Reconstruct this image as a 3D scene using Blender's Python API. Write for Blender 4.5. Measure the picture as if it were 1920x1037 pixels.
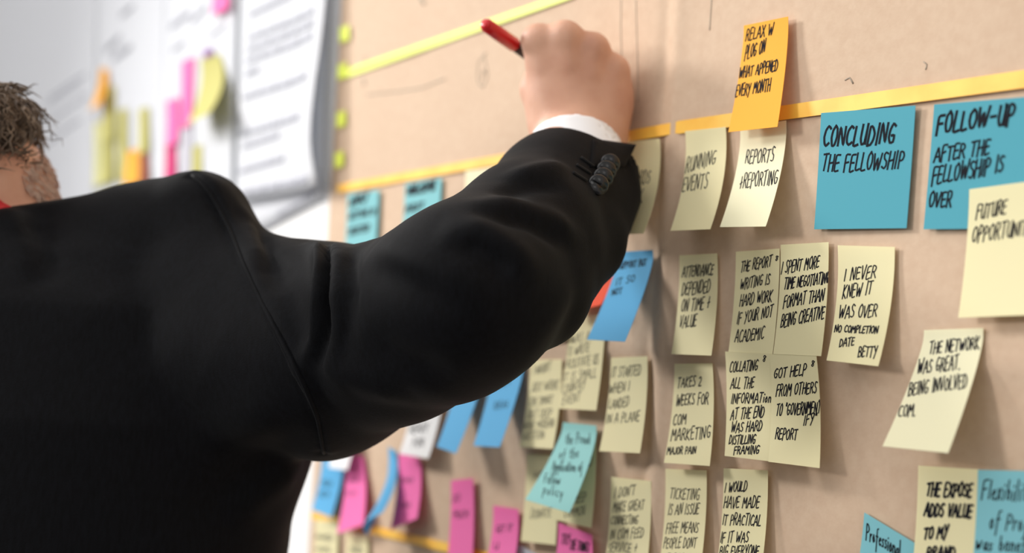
import bpy, math, random
import numpy as np
from mathutils import Vector, Matrix
from mathutils.bvhtree import BVHTree

random.seed(7)
for o in list(bpy.data.objects):
    bpy.data.objects.remove(o)
SC = bpy.context.scene
COL = SC.collection

# ------------------------------------------------------------------ camera
FPX, CX, CY = 2350.0, 960.0, 518.5
CAM_D, CAM_H = 0.606, 1.34


def cam_axes():
    v1 = np.array([-600 - CX, -(580 - CY), -FPX])
    v1 /= np.linalg.norm(v1)
    u = np.array([0.06, 1.0, 0.0])
    u[2] = -(u[0] * v1[0] + u[1] * v1[1]) / v1[2]
    u /= np.linalg.norm(u)
    x = -v1
    return np.array([x, np.cross(u, x), u])     # rows: world X, Y, Z seen from the camera


M = cam_axes()
CAM = np.array([0.0, -CAM_D, CAM_H])
cd = bpy.data.cameras.new('camera')
cam = bpy.data.objects.new('camera', cd)
COL.objects.link(cam)
m4 = Matrix.Identity(4)
for i in range(3):
    for j in range(3):
        m4[i][j] = M[i][j]
m4.translation = Vector(CAM)
cam.matrix_world = m4
cd.sensor_width = 36.0
cd.lens = 36.0 * FPX / 1920.0
cd.clip_start = 0.02
cd.dof.use_dof = True
cd.dof.focus_distance = 0.80
cd.dof.aperture_fstop = 2.9
cd.dof.aperture_blades = 8
SC.camera = cam

# ------------------------------------------------------------------ light
SC.view_settings.view_transform = 'Standard'
SC.view_settings.look = 'None'
SC.view_settings.exposure = 0.0
SC.view_settings.gamma = 1.0
SC.view_settings.use_curve_mapping = False
world = bpy.data.worlds.new('room_light')
SC.world = world
world.use_nodes = True
bg = world.node_tree.nodes['Background']
bg.inputs[0].default_value = (1.0, 0.97, 0.94, 1)
bg.inputs[1].default_value = 0.62


def area(name, loc, target, size, power, col):
    l = bpy.data.lights.new(name, 'AREA')
    l.shape = 'DISK'
    l.size = size
    l.energy = power
    l.color = col
    o = bpy.data.objects.new(name, l)
    COL.objects.link(o)
    o.location = loc
    o.rotation_euler = (Vector(target) - Vector(loc)).to_track_quat('-Z', 'Y').to_euler()
    return o


area('key_light', (-2.2, -4.3, 2.4), (-1.1, 0, 1.4), 0.8, 74, (1.0, 0.98, 0.955))
sp = bpy.data.lights.new('fill_spot', 'SPOT')  # unseen spot, added to brighten the board under the raised arm
sp.energy = 340
sp.color = (1.0, 0.975, 0.94)
sp.spot_size = math.radians(58)
sp.spot_blend = 1.0
sp.shadow_soft_size = 0.34
so = bpy.data.objects.new('fill_spot', sp)
COL.objects.link(so)
so.location = (-3.2, -1.7, 2.7)
so.rotation_euler = (Vector((-0.6, 0, 0.8)) - so.location).to_track_quat('-Z', 'Y').to_euler()
area('fill_light', (1.7, -1.5, 2.6), (-1.2, 0, 1.1), 1.4, 6, (1.0, 0.97, 0.94))  # unseen fill from the right, added to lift the dark board under the arm
area('ceiling_light', (-1.2, -1.6, 2.75), (-1.2, -1.2, 0), 2.2, 18, (1.0, 0.98, 0.97))

# ------------------------------------------------------------------ helpers


def ray(px, py):
    return M @ np.array([px - CX, -(py - CY), -FPX]) / FPX      # unit depth along the view axis


def on_wall(px, py, off=0.0):
    d = ray(px, py)
    return CAM + d * ((-off - CAM[1]) / d[1])


def at(px, py, z):
    return CAM + ray(px, py) * z * 1.044


def proj(P):
    c = (np.asarray(P) - CAM) @ M
    return np.array([CX - FPX * c[..., 0] / c[..., 2], CY + FPX * c[..., 1] / c[..., 2]]).T


def material(name, col, rough=0.7, bump=None, **kw):
    m = bpy.data.materials.new(name)
    m.use_nodes = True
    nt = m.node_tree
    b = nt.nodes['Principled BSDF']
    b.inputs['Base Color'].default_value = (*col, 1)
    b.inputs['Roughness'].default_value = rough
    for k, v in kw.items():
        b.inputs[k.replace('_', ' ')].default_value = v
    if bump:
        scale, strength, dist = bump
        tc = nt.nodes.new('ShaderNodeTexCoord')
        n = nt.nodes.new('ShaderNodeTexNoise')
        n.inputs['Scale'].default_value = scale
        n.inputs['Detail'].default_value = 6
        bp = nt.nodes.new('ShaderNodeBump')
        bp.inputs['Strength'].default_value = strength
        bp.inputs['Distance'].default_value = dist
        nt.links.new(tc.outputs['Object'], n.inputs['Vector'])
        nt.links.new(n.outputs['Fac'], bp.inputs['Height'])
        nt.links.new(bp.outputs['Normal'], b.inputs['Normal'])
    return m


def mottle(m, c1, c2, scale, detail=8, lo=0.35, hi=0.65, stretch=(1, 1, 1)):
    nt = m.node_tree
    b = nt.nodes['Principled BSDF']
    tc = nt.nodes.new('ShaderNodeTexCoord')
    mp = nt.nodes.new('ShaderNodeMapping')
    mp.inputs['Scale'].default_value = stretch
    n = nt.nodes.new('ShaderNodeTexNoise')
    n.inputs['Scale'].default_value = scale
    n.inputs['Detail'].default_value = detail
    r = nt.nodes.new('ShaderNodeValToRGB')
    r.color_ramp.elements[0].position = lo
    r.color_ramp.elements[1].position = hi
    r.color_ramp.elements[0].color = (*c1, 1)
    r.color_ramp.elements[1].color = (*c2, 1)
    nt.links.new(tc.outputs['Object'], mp.inputs['Vector'])
    nt.links.new(mp.outputs['Vector'], n.inputs['Vector'])
    nt.links.new(n.outputs['Fac'], r.inputs['Fac'])
    nt.links.new(r.outputs['Color'], b.inputs['Base Color'])
    return m


def srgb(r, g, b):
    f = lambda c: (c / 255 / 12.92) if c <= 10 else ((c / 255 + 0.055) / 1.055) ** 2.4
    return (f(r), f(g), f(b))


def mesh_obj(name, verts, faces, mats, parent=None, mi=None, smooth=False, origin=None):
    verts = np.asarray(verts, dtype=float)
    if origin is None:
        origin = np.zeros(3)
    me = bpy.data.meshes.new(name)
    me.from_pydata((verts - origin).tolist(), [], [tuple(int(i) for i in f) for f in faces])
    for m in (mats if isinstance(mats, (list, tuple)) else [mats]):
        me.materials.append(m)
    if mi is not None:
        me.polygons.foreach_set('material_index', np.asarray(mi, dtype=np.int32))
    if smooth:
        me.polygons.foreach_set('use_smooth', np.ones(len(me.polygons), dtype=bool))
    me.update()
    o = bpy.data.objects.new(name, me)
    COL.objects.link(o)
    o.location = origin
    if parent is not None:
        o.parent = parent
    return o


def tag(o, label, cat, group=None, kind=None):
    o['label'] = label
    o['category'] = cat
    if group:
        o['group'] = group
    if kind:
        o['kind'] = kind
    return o


class Geo:
    def __init__(s):
        s.v, s.f, s.m = [], [], []

    def add(s, V, Fc, mi=0):
        n = len(s.v)
        s.v += [tuple(p) for p in V]
        s.f += [tuple(i + n for i in f) for f in Fc]
        s.m += [mi] * len(Fc)

    def box(s, lo, hi, mi=0):
        x0, y0, z0 = lo
        x1, y1, z1 = hi
        V = [(x0, y0, z0), (x1, y0, z0), (x1, y1, z0), (x0, y1, z0), (x0, y0, z1), (x1, y0, z1), (x1, y1, z1), (x0, y1, z1)]
        s.add(V, [(0, 3, 2, 1), (4, 5, 6, 7), (0, 1, 5, 4), (1, 2, 6, 5), (2, 3, 7, 6), (3, 0, 4, 7)], mi)

    def obj(s, name, mats, parent=None, smooth=False, origin=None):
        return mesh_obj(name, s.v, s.f, mats, parent, s.m, smooth, origin)


def ribbon(geo, pts, nrm, width, mi):
    """a flat ink stroke along pts (3-D), lying in the surface whose normals are nrm"""
    pts = np.asarray(pts)
    nrm = np.asarray(nrm)
    if len(pts) < 2:
        return
    t = np.gradient(pts, axis=0)
    t /= np.linalg.norm(t, axis=1, keepdims=True) + 1e-12
    s = np.cross(t, nrm)
    s /= np.linalg.norm(s, axis=1, keepdims=True) + 1e-12
    ext = width * 0.45
    pts = pts.copy()
    pts[0] -= t[0] * ext
    pts[-1] += t[-1] * ext
    V = np.concatenate([pts + s * width / 2, pts - s * width / 2])
    n = len(pts)
    geo.add(V, [(i, i + 1, n + i + 1, n + i) for i in range(n - 1)], mi)


def tube(geo, pts, radii, seg=10, mi=0, caps=True):
    pts = np.asarray(pts, dtype=float)
    n = len(pts)
    radii = np.broadcast_to(np.asarray(radii, dtype=float), (n,))
    t = np.gradient(pts, axis=0)
    t /= np.linalg.norm(t, axis=1, keepdims=True) + 1e-12
    a = np.array([0.31, 0.52, 0.79])
    u = np.cross(t[0], a)
    u /= np.linalg.norm(u)
    V = []
    for i in range(n):
        u = u - t[i] * np.dot(u, t[i])
        u /= np.linalg.norm(u)
        w = np.cross(t[i], u)
        for k in range(seg):
            ang = 2 * math.pi * k / seg
            V.append(pts[i] + radii[i] * (math.cos(ang) * u + math.sin(ang) * w))
    Fc = [(i * seg + k, i * seg + (k + 1) % seg, (i + 1) * seg + (k + 1) % seg, (i + 1) * seg + k) for i in range(n - 1) for k in range(seg)]
    if caps:
        Fc.append(tuple(range(seg))[::-1])
        Fc.append(tuple((n - 1) * seg + k for k in range(seg)))
    geo.add(V, Fc, mi)


# ------------------------------------------------------------------ stroke alphabet (pen capitals)
GL = {
 'A': (.8, '0,0 .42,1 .8,0|.14,.36 .68,.38'), 'B': (.7, '.05,0 .1,1 .5,.95 .62,.78 .45,.56 .1,.52|.1,.52 .55,.48 .68,.24 .45,.02 .05,0'),
 'C': (.7, '.68,.88 .45,1 .15,.8 .05,.45 .15,.12 .4,0 .68,.1'), 'D': (.75, '.05,0 .1,1 .45,.93 .7,.62 .66,.28 .4,.04 .05,0'),
 'E': (.6, '.58,1 .08,.97 .05,0 .58,.04|.06,.5 .5,.54'), 'F': (.6, '.6,1 .08,.96 .04,-.05|.06,.5 .5,.56'),
 'G': (.75, '.68,.9 .42,1 .12,.75 .08,.35 .3,.02 .62,.1 .68,.42 .4,.42'), 'H': (.75, '.08,1 .04,0|.7,1 .66,0|.05,.48 .68,.54'),
 'I': (.2, '.12,1 .08,0'), 'J': (.5, '.48,1 .45,.2 .25,0 .02,.18'), 'K': (.7, '.1,1 .05,0|.66,.98 .08,.46 .68,0'),
 'L': (.58, '.1,1 .05,.03 .58,.06'), 'M': (.9, '.02,0 .14,1 .45,.4 .78,1 .86,0'), 'N': (.75, '.04,0 .1,1 .64,.02 .72,1'),
 'O': (.75, '.42,1 .12,.82 .05,.4 .25,.02 .55,.06 .72,.45 .64,.85 .42,1'), 'P': (.65, '.06,-.05 .1,1 .48,.98 .64,.76 .48,.5 .09,.46'),
 'Q': (.75, '.42,1 .12,.82 .05,.4 .25,.02 .55,.06 .72,.45 .64,.85 .42,1|.45,.25 .75,-.05'), 'R': (.7, '.05,0 .1,1 .5,.96 .62,.76 .46,.54 .09,.5|.3,.52 .7,0'),
 'S': (.6, '.58,.9 .32,1 .1,.82 .2,.58 .5,.42 .54,.15 .3,0 .02,.1'), 'T': (.7, '0,.96 .72,1|.36,.98 .32,0'),
 'U': (.7, '.08,1 .06,.3 .25,0 .55,.1 .66,1|.66,1 .68,0'), 'V': (.7, '.02,1 .3,0 .7,1.05'), 'W': (1.0, '.02,1 .2,0 .5,.75 .7,0 1,1.05'),
 'X': (.7, '.05,1 .68,0|.66,1 .02,0'), 'Y': (.7, '.05,1 .33,.52|.68,1.05 .2,-.15'), 'Z': (.7, '.05,.95 .66,1 .05,.02 .68,.05'),
 '2': (.6, '.06,.8 .3,1 .54,.78 .4,.45 .04,.02 .6,.05'), '8': (.5, '.42,.85 .2,1 .08,.8 .4,.3 .25,0 .06,.2 .4,.7 .42,.85'), '.': (.2, '.06,0 .1,.06'),
 '-': (.6, '.08,.48 .52,.52'), '&': (.6, '.08,.42 .55,.52|.36,.9 .26,.05'), "'": (.2, '.12,1.05 .06,.8'), '"': (.35, '.1,1.05 .06,.8|.28,1.05 .24,.8'),
 'a': (.5, '.45,.5 .2,.55 .06,.25 .2,.02 .44,.3|.46,.55 .5,0'), 'b': (.5, '.08,1.05 .1,.05 .35,0 .48,.25 .3,.5 .1,.35'), 'c': (.45, '.42,.48 .2,.55 .06,.28 .2,.02 .45,.08'),
 'e': (.45, '.06,.28 .4,.36 .3,.56 .1,.42 .1,.1 .3,0 .46,.12'), 'f': (.45, '.48,1.05 .26,.95 .2,.2 .16,-.4|.04,.5 .42,.56'), 'i': (.2, '.1,.55 .1,0|.12,.82 .13,.86'),
 'j': (.3, '.2,.55 .2,-.25 .04,-.42|.22,.82 .23,.86'), 'l': (.2, '.12,1.1 .08,.02'), 'm': (.75, '.05,.55 .06,0|.06,.35 .25,.55 .35,.4 .35,0|.36,.35 .55,.55 .68,.4 .68,0'),
 'n': (.5, '.06,.55 .06,0|.06,.35 .3,.56 .44,.4 .46,0'), 'o': (.5, '.25,.56 .06,.3 .22,0 .44,.22 .25,.56'), 'p': (.5, '.1,.55 .06,-.45|.09,.4 .35,.56 .46,.3 .28,.04 .08,.1'),
 'r': (.4, '.08,.55 .08,0|.08,.3 .22,.5 .4,.52'), 's': (.4, '.38,.5 .16,.55 .1,.38 .36,.2 .24,0 .04,.06'), 't': (.4, '.2,.9 .2,.1 .38,.02|.02,.6 .4,.64'),
 'u': (.5, '.06,.55 .1,.08 .32,.05 .44,.5|.44,.55 .48,0'), 'w': (.7, '.04,.55 .16,0 .34,.42 .48,0 .66,.58'), 'x': (.45, '.04,.55 .42,0|.42,.58 .02,-.02'),
 'y': (.5, '.06,.55 .26,.1|.48,.58 .16,-.42'), 'g': (.5, '.44,.5 .2,.55 .06,.3 .24,.05 .44,.4|.45,.55 .42,-.25 .1,-.4'), 'h': (.5, '.08,1.05 .06,0|.06,.35 .3,.55 .44,.38 .46,0'),
 'd': (.5, '.44,.45 .2,.55 .06,.25 .2,.02 .44,.25|.48,1.05 .46,0'), ' ': (.42, ''),
}


def strokes(text, rnd):
    """polylines of a line of handwriting: x runs 0..width, capitals are 1 high"""
    x, out = 0.0, []
    for ch in text:
        w, d = GL[ch]
        s = 1 + rnd.uniform(-.08, .08)
        dy = rnd.uniform(-.05, .05)
        for pl in d.split('|'):
            if not pl:
                continue
            P = [tuple(map(float, q.split(','))) for q in pl.split()]
            P = [(x + a + rnd.uniform(-.03, .03), b * s + dy + rnd.uniform(-.03, .03)) for a, b in P]
            out.append(P)
        x += w + .2
    return out, max(x - .2, .3)


def round_off(P, step):
    """Catmull-Rom through the points of a stroke, resampled"""
    P = np.asarray(P, dtype=float)
    if len(P) > 2:
        Q = [P[0]]
        E = np.vstack([2 * P[0] - P[1], P, 2 * P[-1] - P[-2]])
        for i in range(1, len(E) - 2):
            p0, p1, p2, p3 = E[i - 1:i + 3]
            c1, c2 = (p2 - p0) * .28, (p3 - p1) * .28
            n = max(2, int(np.linalg.norm(p2 - p1) / step))
            for k in range(1, n + 1):
                t = k / n
                h00, h10, h01, h11 = 2*t**3-3*t*t+1, t**3-2*t*t+t, -2*t**3+3*t*t, t**3-t*t
                Q.append(h00 * p1 + h10 * c1 + h01 * p2 + h11 * c2)
        return np.array(Q)
    n = max(2, int(np.linalg.norm(P[-1] - P[0]) / step))
    return np.array([P[0] + (P[-1] - P[0]) * k / n for k in range(n + 1)])


# ------------------------------------------------------------------ the wall, the floor, the papers pinned up
M_WALL = material('white_wall', srgb(232, 232, 232), 0.9, (60, .1, .002))
M_FLOOR = mottle(material('grey_carpet', srgb(95, 95, 98), 1.0, (400, .5, .003)), srgb(84, 84, 88), srgb(104, 104, 106), 200)
M_BASE = material('white_paint', srgb(230, 230, 228), 0.5)
M_WHITE = material('flipchart_white', srgb(236, 237, 241), 0.75, (40, .08, .002))
M_KRAFT = mottle(material('kraft_paper', srgb(200, 172, 148), 0.8, (300, .25, .0006)), srgb(199, 171, 145), srgb(206, 180, 154), 170, 10, .3, .7)
M_PENCIL = material('faded_marker', srgb(165, 150, 132), 0.8)
M_GREY = material('printed_grey', srgb(168, 170, 180), 0.8)
M_INK = material('black_ink', srgb(22, 22, 30), 0.8, Specular_IOR_Level=.15)
M_YTAPE = material('yellow_green_tape', srgb(228, 240, 90), 0.5)
M_OTAPE = mottle(material('orange_tape', srgb(255, 200, 70), 0.5), srgb(250, 184, 62), srgb(255, 204, 84), 30)

g = Geo()
g.box((-5.5, 0.0, 0.0), (3.0, 0.12, 2.8))
w = g.obj('wall_back', M_WALL)
w['kind'] = 'structure'
g = Geo()
g.box((-5.5, -5.0, -0.1), (3.0, 0.12, 0.0))
fl = g.obj('floor', M_FLOOR)
fl['kind'] = 'structure'
g = Geo()
g.box((-5.5, -0.015, 0.0), (3.0, 0.0, 0.09))
g.box((-5.5, -0.010, 0.09), (3.0, 0.0, 0.10))
bb = g.obj('baseboard_back', M_BASE)
bb['kind'] = 'structure'

KOFF = 0.0024
kl_top = on_wall(641, 0, KOFF)
kl_bot = on_wall(579, 1037, KOFF)
kx = lambda z: kl_top[0] + (kl_bot[0] - kl_top[0]) * (z - kl_top[2]) / (kl_bot[2] - kl_top[2])
vc1 = on_wall(1262, 430)[0]
vc2 = on_wall(1238, 900)[0]
hz1, hz2 = on_wall(1240, 662), on_wall(1860, 690)
vfar = on_wall(1130, 560)[0]


def kraft_h(x, z):
    h = 0.0
    zc = hz1[2] + (x - hz1[0]) * (hz2[2] - hz1[2]) / (hz2[0] - hz1[0])
    d = z - zc
    h += 0.0034 * np.where(d > 0, np.exp(-np.abs(d) / 0.035), np.exp(-np.abs(d) / 0.009))
    xc = vc1 + (vc2 - vc1) * (z - 1.45) / (-0.16)
    d = x - xc
    h += 0.0036 * np.exp(-np.abs(d) / 0.011) - 0.0024 * np.exp(-((d + .016) / .006) ** 2)
    d = x - vfar + .03
    h += 0.0012 * np.exp(-np.abs(d) / 0.02)
    h += 0.0006 * np.sin(x * 31 + z * 9) * np.sin(z * 23 - x * 7)
    return h


zs = np.arange(kl_bot[2] - .45, kl_top[2] + .38, .006)
us = np.linspace(0, 1, 380)
xr = on_wall(1920, 500)[0] + .42
V, idx = [], {}
for j, z in enumerate(zs):
    x0 = kx(z)
    for i, u in enumerate(us):
        x = x0 + (xr - x0) * u
        V.append((x, -KOFF - (kraft_h(x, z) if u > .004 else 0), z))
nu = len(us)
Fc = [(j * nu + i, j * nu + i + 1, (j + 1) * nu + i + 1, (j + 1) * nu + i) for j in range(len(zs) - 1) for i in range(nu - 1)]
mi = [0] * len(Fc)
gk = Geo()
gk.v = V
gk.f = Fc
gk.m = mi


def kraft_mark(px, width):
    P = round_off([on_wall(*p, KOFF)[[0, 2]] for p in px], .004)
    pts = [(x, -KOFF - kraft_h(x, z) - .0003, z) for x, z in P]
    ribbon(gk, pts, [(0, -1, 0)] * len(pts), width, 1)


for px, wd in (([(690, 178), (740, 172), (790, 165), (835, 148)], .0016), ([(912, 100), (898, 118), (896, 150), (906, 164), (915, 140), (908, 104)], .0014),
               ([(903, 150), (907, 130), (911, 138)], .0014), ([(1166, 0), (1165, 60), (1167, 110)], .0008), ([(1194, 0), (1196, 90), (1198, 190)], .0008),
               ([(1336, -5), (1334, 25), (1332, 56)], .0009), ([(683, 146), (684, 158)], .004), ([(685, 108), (690, 122), (700, 124)], .003), ([(788, -4), (796, 6)], .004),
               ([(1586, 150), (1594, 146), (1600, 156)], .0010), ([(1732, 116), (1738, 121), (1736, 130)], .0008)):
    kraft_mark(px, wd)
kraft = gk.obj('kraft_paper', [M_KRAFT, M_PENCIL], smooth=True)
kraft.modifiers.new('thickness', 'SOLIDIFY').thickness = 0.0004
kraft.modifiers['thickness'].offset = 1
tag(kraft, 'large brown kraft paper sheet with fold creases taped to the white wall', 'paper')


# --- flipchart sheets on the white wall to the left
def sheet(name, q, lab, off=.004, curl=0.0, lines=(), smudge=(), mat=None, cat='paper', group='white sheets on the wall', nb=0.0):
    """q: TL TR BR BL in the photograph; curl lifts the right edge and the bottom right corner"""
    TL, TR, BR, BL = [on_wall(*p, off) for p in q]
    nu, nv = 28, 28

    def S(u, v):
        p = TL * (1 - u) * (1 - v) + TR * u * (1 - v) + BR * u * v + BL * (1 - u) * v
        l = curl * (max(0, u - .55) / .45) ** 2 * (.35 + .65 * math.exp(-((v - .88) / (.25 if v < .88 else .12)) ** 2)) + nb * v * v
        p = p + np.array([-.35 * l, -l, 0])
        return p
    g = Geo()
    g.add([S(i / nu, j / nv) for j in range(nv + 1) for i in range(nu + 1)],
          [(j * (nu + 1) + i, (j + 1) * (nu + 1) + i, (j + 1) * (nu + 1) + i + 1, j * (nu + 1) + i + 1) for j in range(nv) for i in range(nu)], 0)

    def uv(p):
        a = np.array([.5, .5])
        for _ in range(12):
            f0 = proj(S(*a))
            du = (proj(S(a[0] + .01, a[1])) - f0) / .01
            dv = (proj(S(a[0], a[1] + .01)) - f0) / .01
            a = np.clip(a + np.clip(np.linalg.solve(np.array([du, dv]).T, np.array(p) - f0), -.2, .2), .02, .98)
        return a
    for (x0, y0, x1, y1, wmm) in lines:
        a, b = uv((x0, y0)), uv((x1, y1))
        n = 26
        rr = random.Random(int(x0 + y0))
        pts = []
        for k in range(n + 1):
            uvp = a + (b - a) * k / n
            pts.append(S(*uvp) + np.array([0, -.0006, rr.uniform(-.0003, .0003)]))
        k = 0
        while k < n:                       # words with gaps between them
            e = min(n, k + rr.randint(2, 6))
            ribbon(g, pts[k:e + 1], [(0, -1, 0)] * (e + 1 - k), wmm / 1000, 1)
            k = e + 1
    o = g.obj(name, [mat or M_WHITE, M_GREY], smooth=True, origin=TL)
    md = o.modifiers.new('thickness', 'SOLIDIFY')
    md.thickness = .0004
    md.offset = 0
    tag(o, lab, cat, group)
    return o


sheet('flipchart_sheet', [(-130, -60), (186, -180), (176, 430), (-120, 470)], 'pale white sheet with faint grey lines nearest to the head of the man', .003,
      lines=[(95, 185, 160, 140, 7), (85, 235, 165, 178, 7), (80, 275, 150, 225, 7), (85, 200, 150, 158, 5)])
sheet('flipchart_sheet', [(186, -140), (312, -210), (304, 470), (178, 500)], 'white sheet carrying the orange note and the four olive note strips', .0055,
      lines=[(200, 95, 225, 70, 11), (212, 112, 245, 88, 11), (228, 30, 250, 12, 9)])
sheet('flipchart_sheet', [(314, -210), (448, -290), (438, 430), (306, 470)], 'white sheet carrying the pink notes and the big curled olive note', .008,
      lines=[(322, 50, 355, 25, 11), (362, 40, 385, 15, 11), (325, 95, 345, 80, 8), (395, 70, 425, 45, 6)], nb=.004)
sheet('flipchart_sheet', [(470, -330), (626, -400), (606, 372), (455, 452)], 'blank white sheet hanging lowest beside the kraft paper edge', .004,
      lines=[(520, 438, 585, 425, 6)])
sheet('flipchart_sheet', [(458, -300), (636, -392), (622, 350), (448, 378)], 'white printed sheet with grey text lines and a curling right edge', .012, curl=.022,
      lines=[(470, 28, 545, -8, 8), (467, 72, 588, 20, 8), (465, 94, 588, 42, 8), (463, 115, 586, 66, 8), (463, 139, 485, 130, 8), (457, 183, 575, 141, 8), (452, 252, 560, 218, 8), (456, 275, 525, 252, 8),
             (450, 321, 535, 296, 8), (456, 365, 575, 335, 9)], nb=.003)


# --- tape
def tape(name, px, wpx, mat, lab, off, group=None):
    """px: points along the centre of the tape, wpx: height of the tape in the photograph at each end"""
    g = Geo()
    P = []
    n = 30
    (x0, y0), (x1, y1) = px
    up, dn = [], []
    for k in range(n + 1):
        t = k / n
        a0, b0 = on_wall(x0, y0 - wpx[0] / 2, off), on_wall(x0, y0 + wpx[0] / 2, off)
        a1, b1 = on_wall(x1, y1 - wpx[1] / 2, off), on_wall(x1, y1 + wpx[1] / 2, off)
        up.append(a0 + (a1 - a0) * t)
        dn.append(b0 + (b1 - b0) * t)
    for l in (up, dn):
        for p in l:
            p[1] = min(p[1], -KOFF - kraft_h(p[0], p[2]) - .0004)
    g.add(up + dn, [(i, n + 1 + i, n + 2 + i, i + 1) for i in range(n)], 0)
    o = g.obj(name, mat, origin=up[0])
    md = o.modifiers.new('thickness', 'SOLIDIFY')
    md.thickness = .0003
    md.offset = 0
    tag(o, lab, 'tape', group)


tape('tape_strip', [(640, 141), (1075, -12)], (15, 16), M_YTAPE, 'yellow-green tape strip rising along the top of the kraft paper', .005)
tape('tape_strip', [(633, 354), (1275, 238)], (15, 22), M_OTAPE, 'orange tape strip running behind the raised hand and sleeve', .005, 'orange tape strips')
tape('tape_strip', [(1271, 239), (1985, 139)], (24, 35), M_OTAPE, 'orange tape strip above the two big teal notes on the right', .0054, 'orange tape strips')
tape('tape_strip', [(584, 966), (960, 1056)], (14, 20), M_OTAPE, 'orange tape strip low down under the pink notes', .005, 'orange tape strips')
for (x, y), lb in (((646, 64), 'topmost yellow tape tab on the left edge of the kraft paper'), ((642, 134), 'yellow tape tab at the left end of the yellow-green strip'),
                   ((640, 224), 'third yellow tape tab down the left edge of the kraft paper'), ((636, 300), 'yellow tape tab just above the left end of the orange strip')):
    tape('tape_tab', [(x - 9, y + 2), (x + 8, y - 3)], (28, 28), M_YTAPE, lb, .0058, 'yellow tape tabs on the kraft edge')

# ------------------------------------------------------------------ sticky notes
PAPER = {}


def let_through(m, rgb, fac):
    nt = m.node_tree
    b = nt.nodes['Principled BSDF']
    tr = nt.nodes.new('ShaderNodeBsdfTranslucent')
    tr.inputs['Color'].default_value = (*[c * .9 for c in srgb(*rgb)], 1)
    mx = nt.nodes.new('ShaderNodeMixShader')
    mx.inputs[0].default_value = fac
    nt.links.new(b.outputs[0], mx.inputs[1])
    nt.links.new(tr.outputs[0], mx.inputs[2])
    nt.links.new(mx.outputs[0], nt.nodes['Material Output'].inputs[0])
    return m


let_through(M_WHITE, (246, 250, 255), .36)


def paper(name, rgb):
    PAPER[name] = let_through(material('note_' + name, srgb(*rgb), 0.75, (220, .1, .0004)), rgb, .26)


paper('yellow', (247, 239, 194))
paper('cream', (252, 248, 214))
paper('orange', (255, 190, 60))
paper('teal', (84, 176, 194))
paper('teal_pale', (140, 208, 214))
paper('aqua', (165, 226, 224))
paper('cyan', (142, 210, 220))
paper('blue', (92, 180, 228))
paper('pink', (252, 122, 190))
paper('red', (240, 84, 40))
paper('white', (244, 244, 244))
paper('grey', (205, 203, 212))
paper('olive', (206, 200, 118))
paper('paleyellow', (236, 234, 176))
paper('orange_shaded', (170, 92, 62))  # orange paper in shade, the darkening put into the colour
paper('magenta', (216, 40, 120))
paper('purple', (150, 80, 170))


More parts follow.
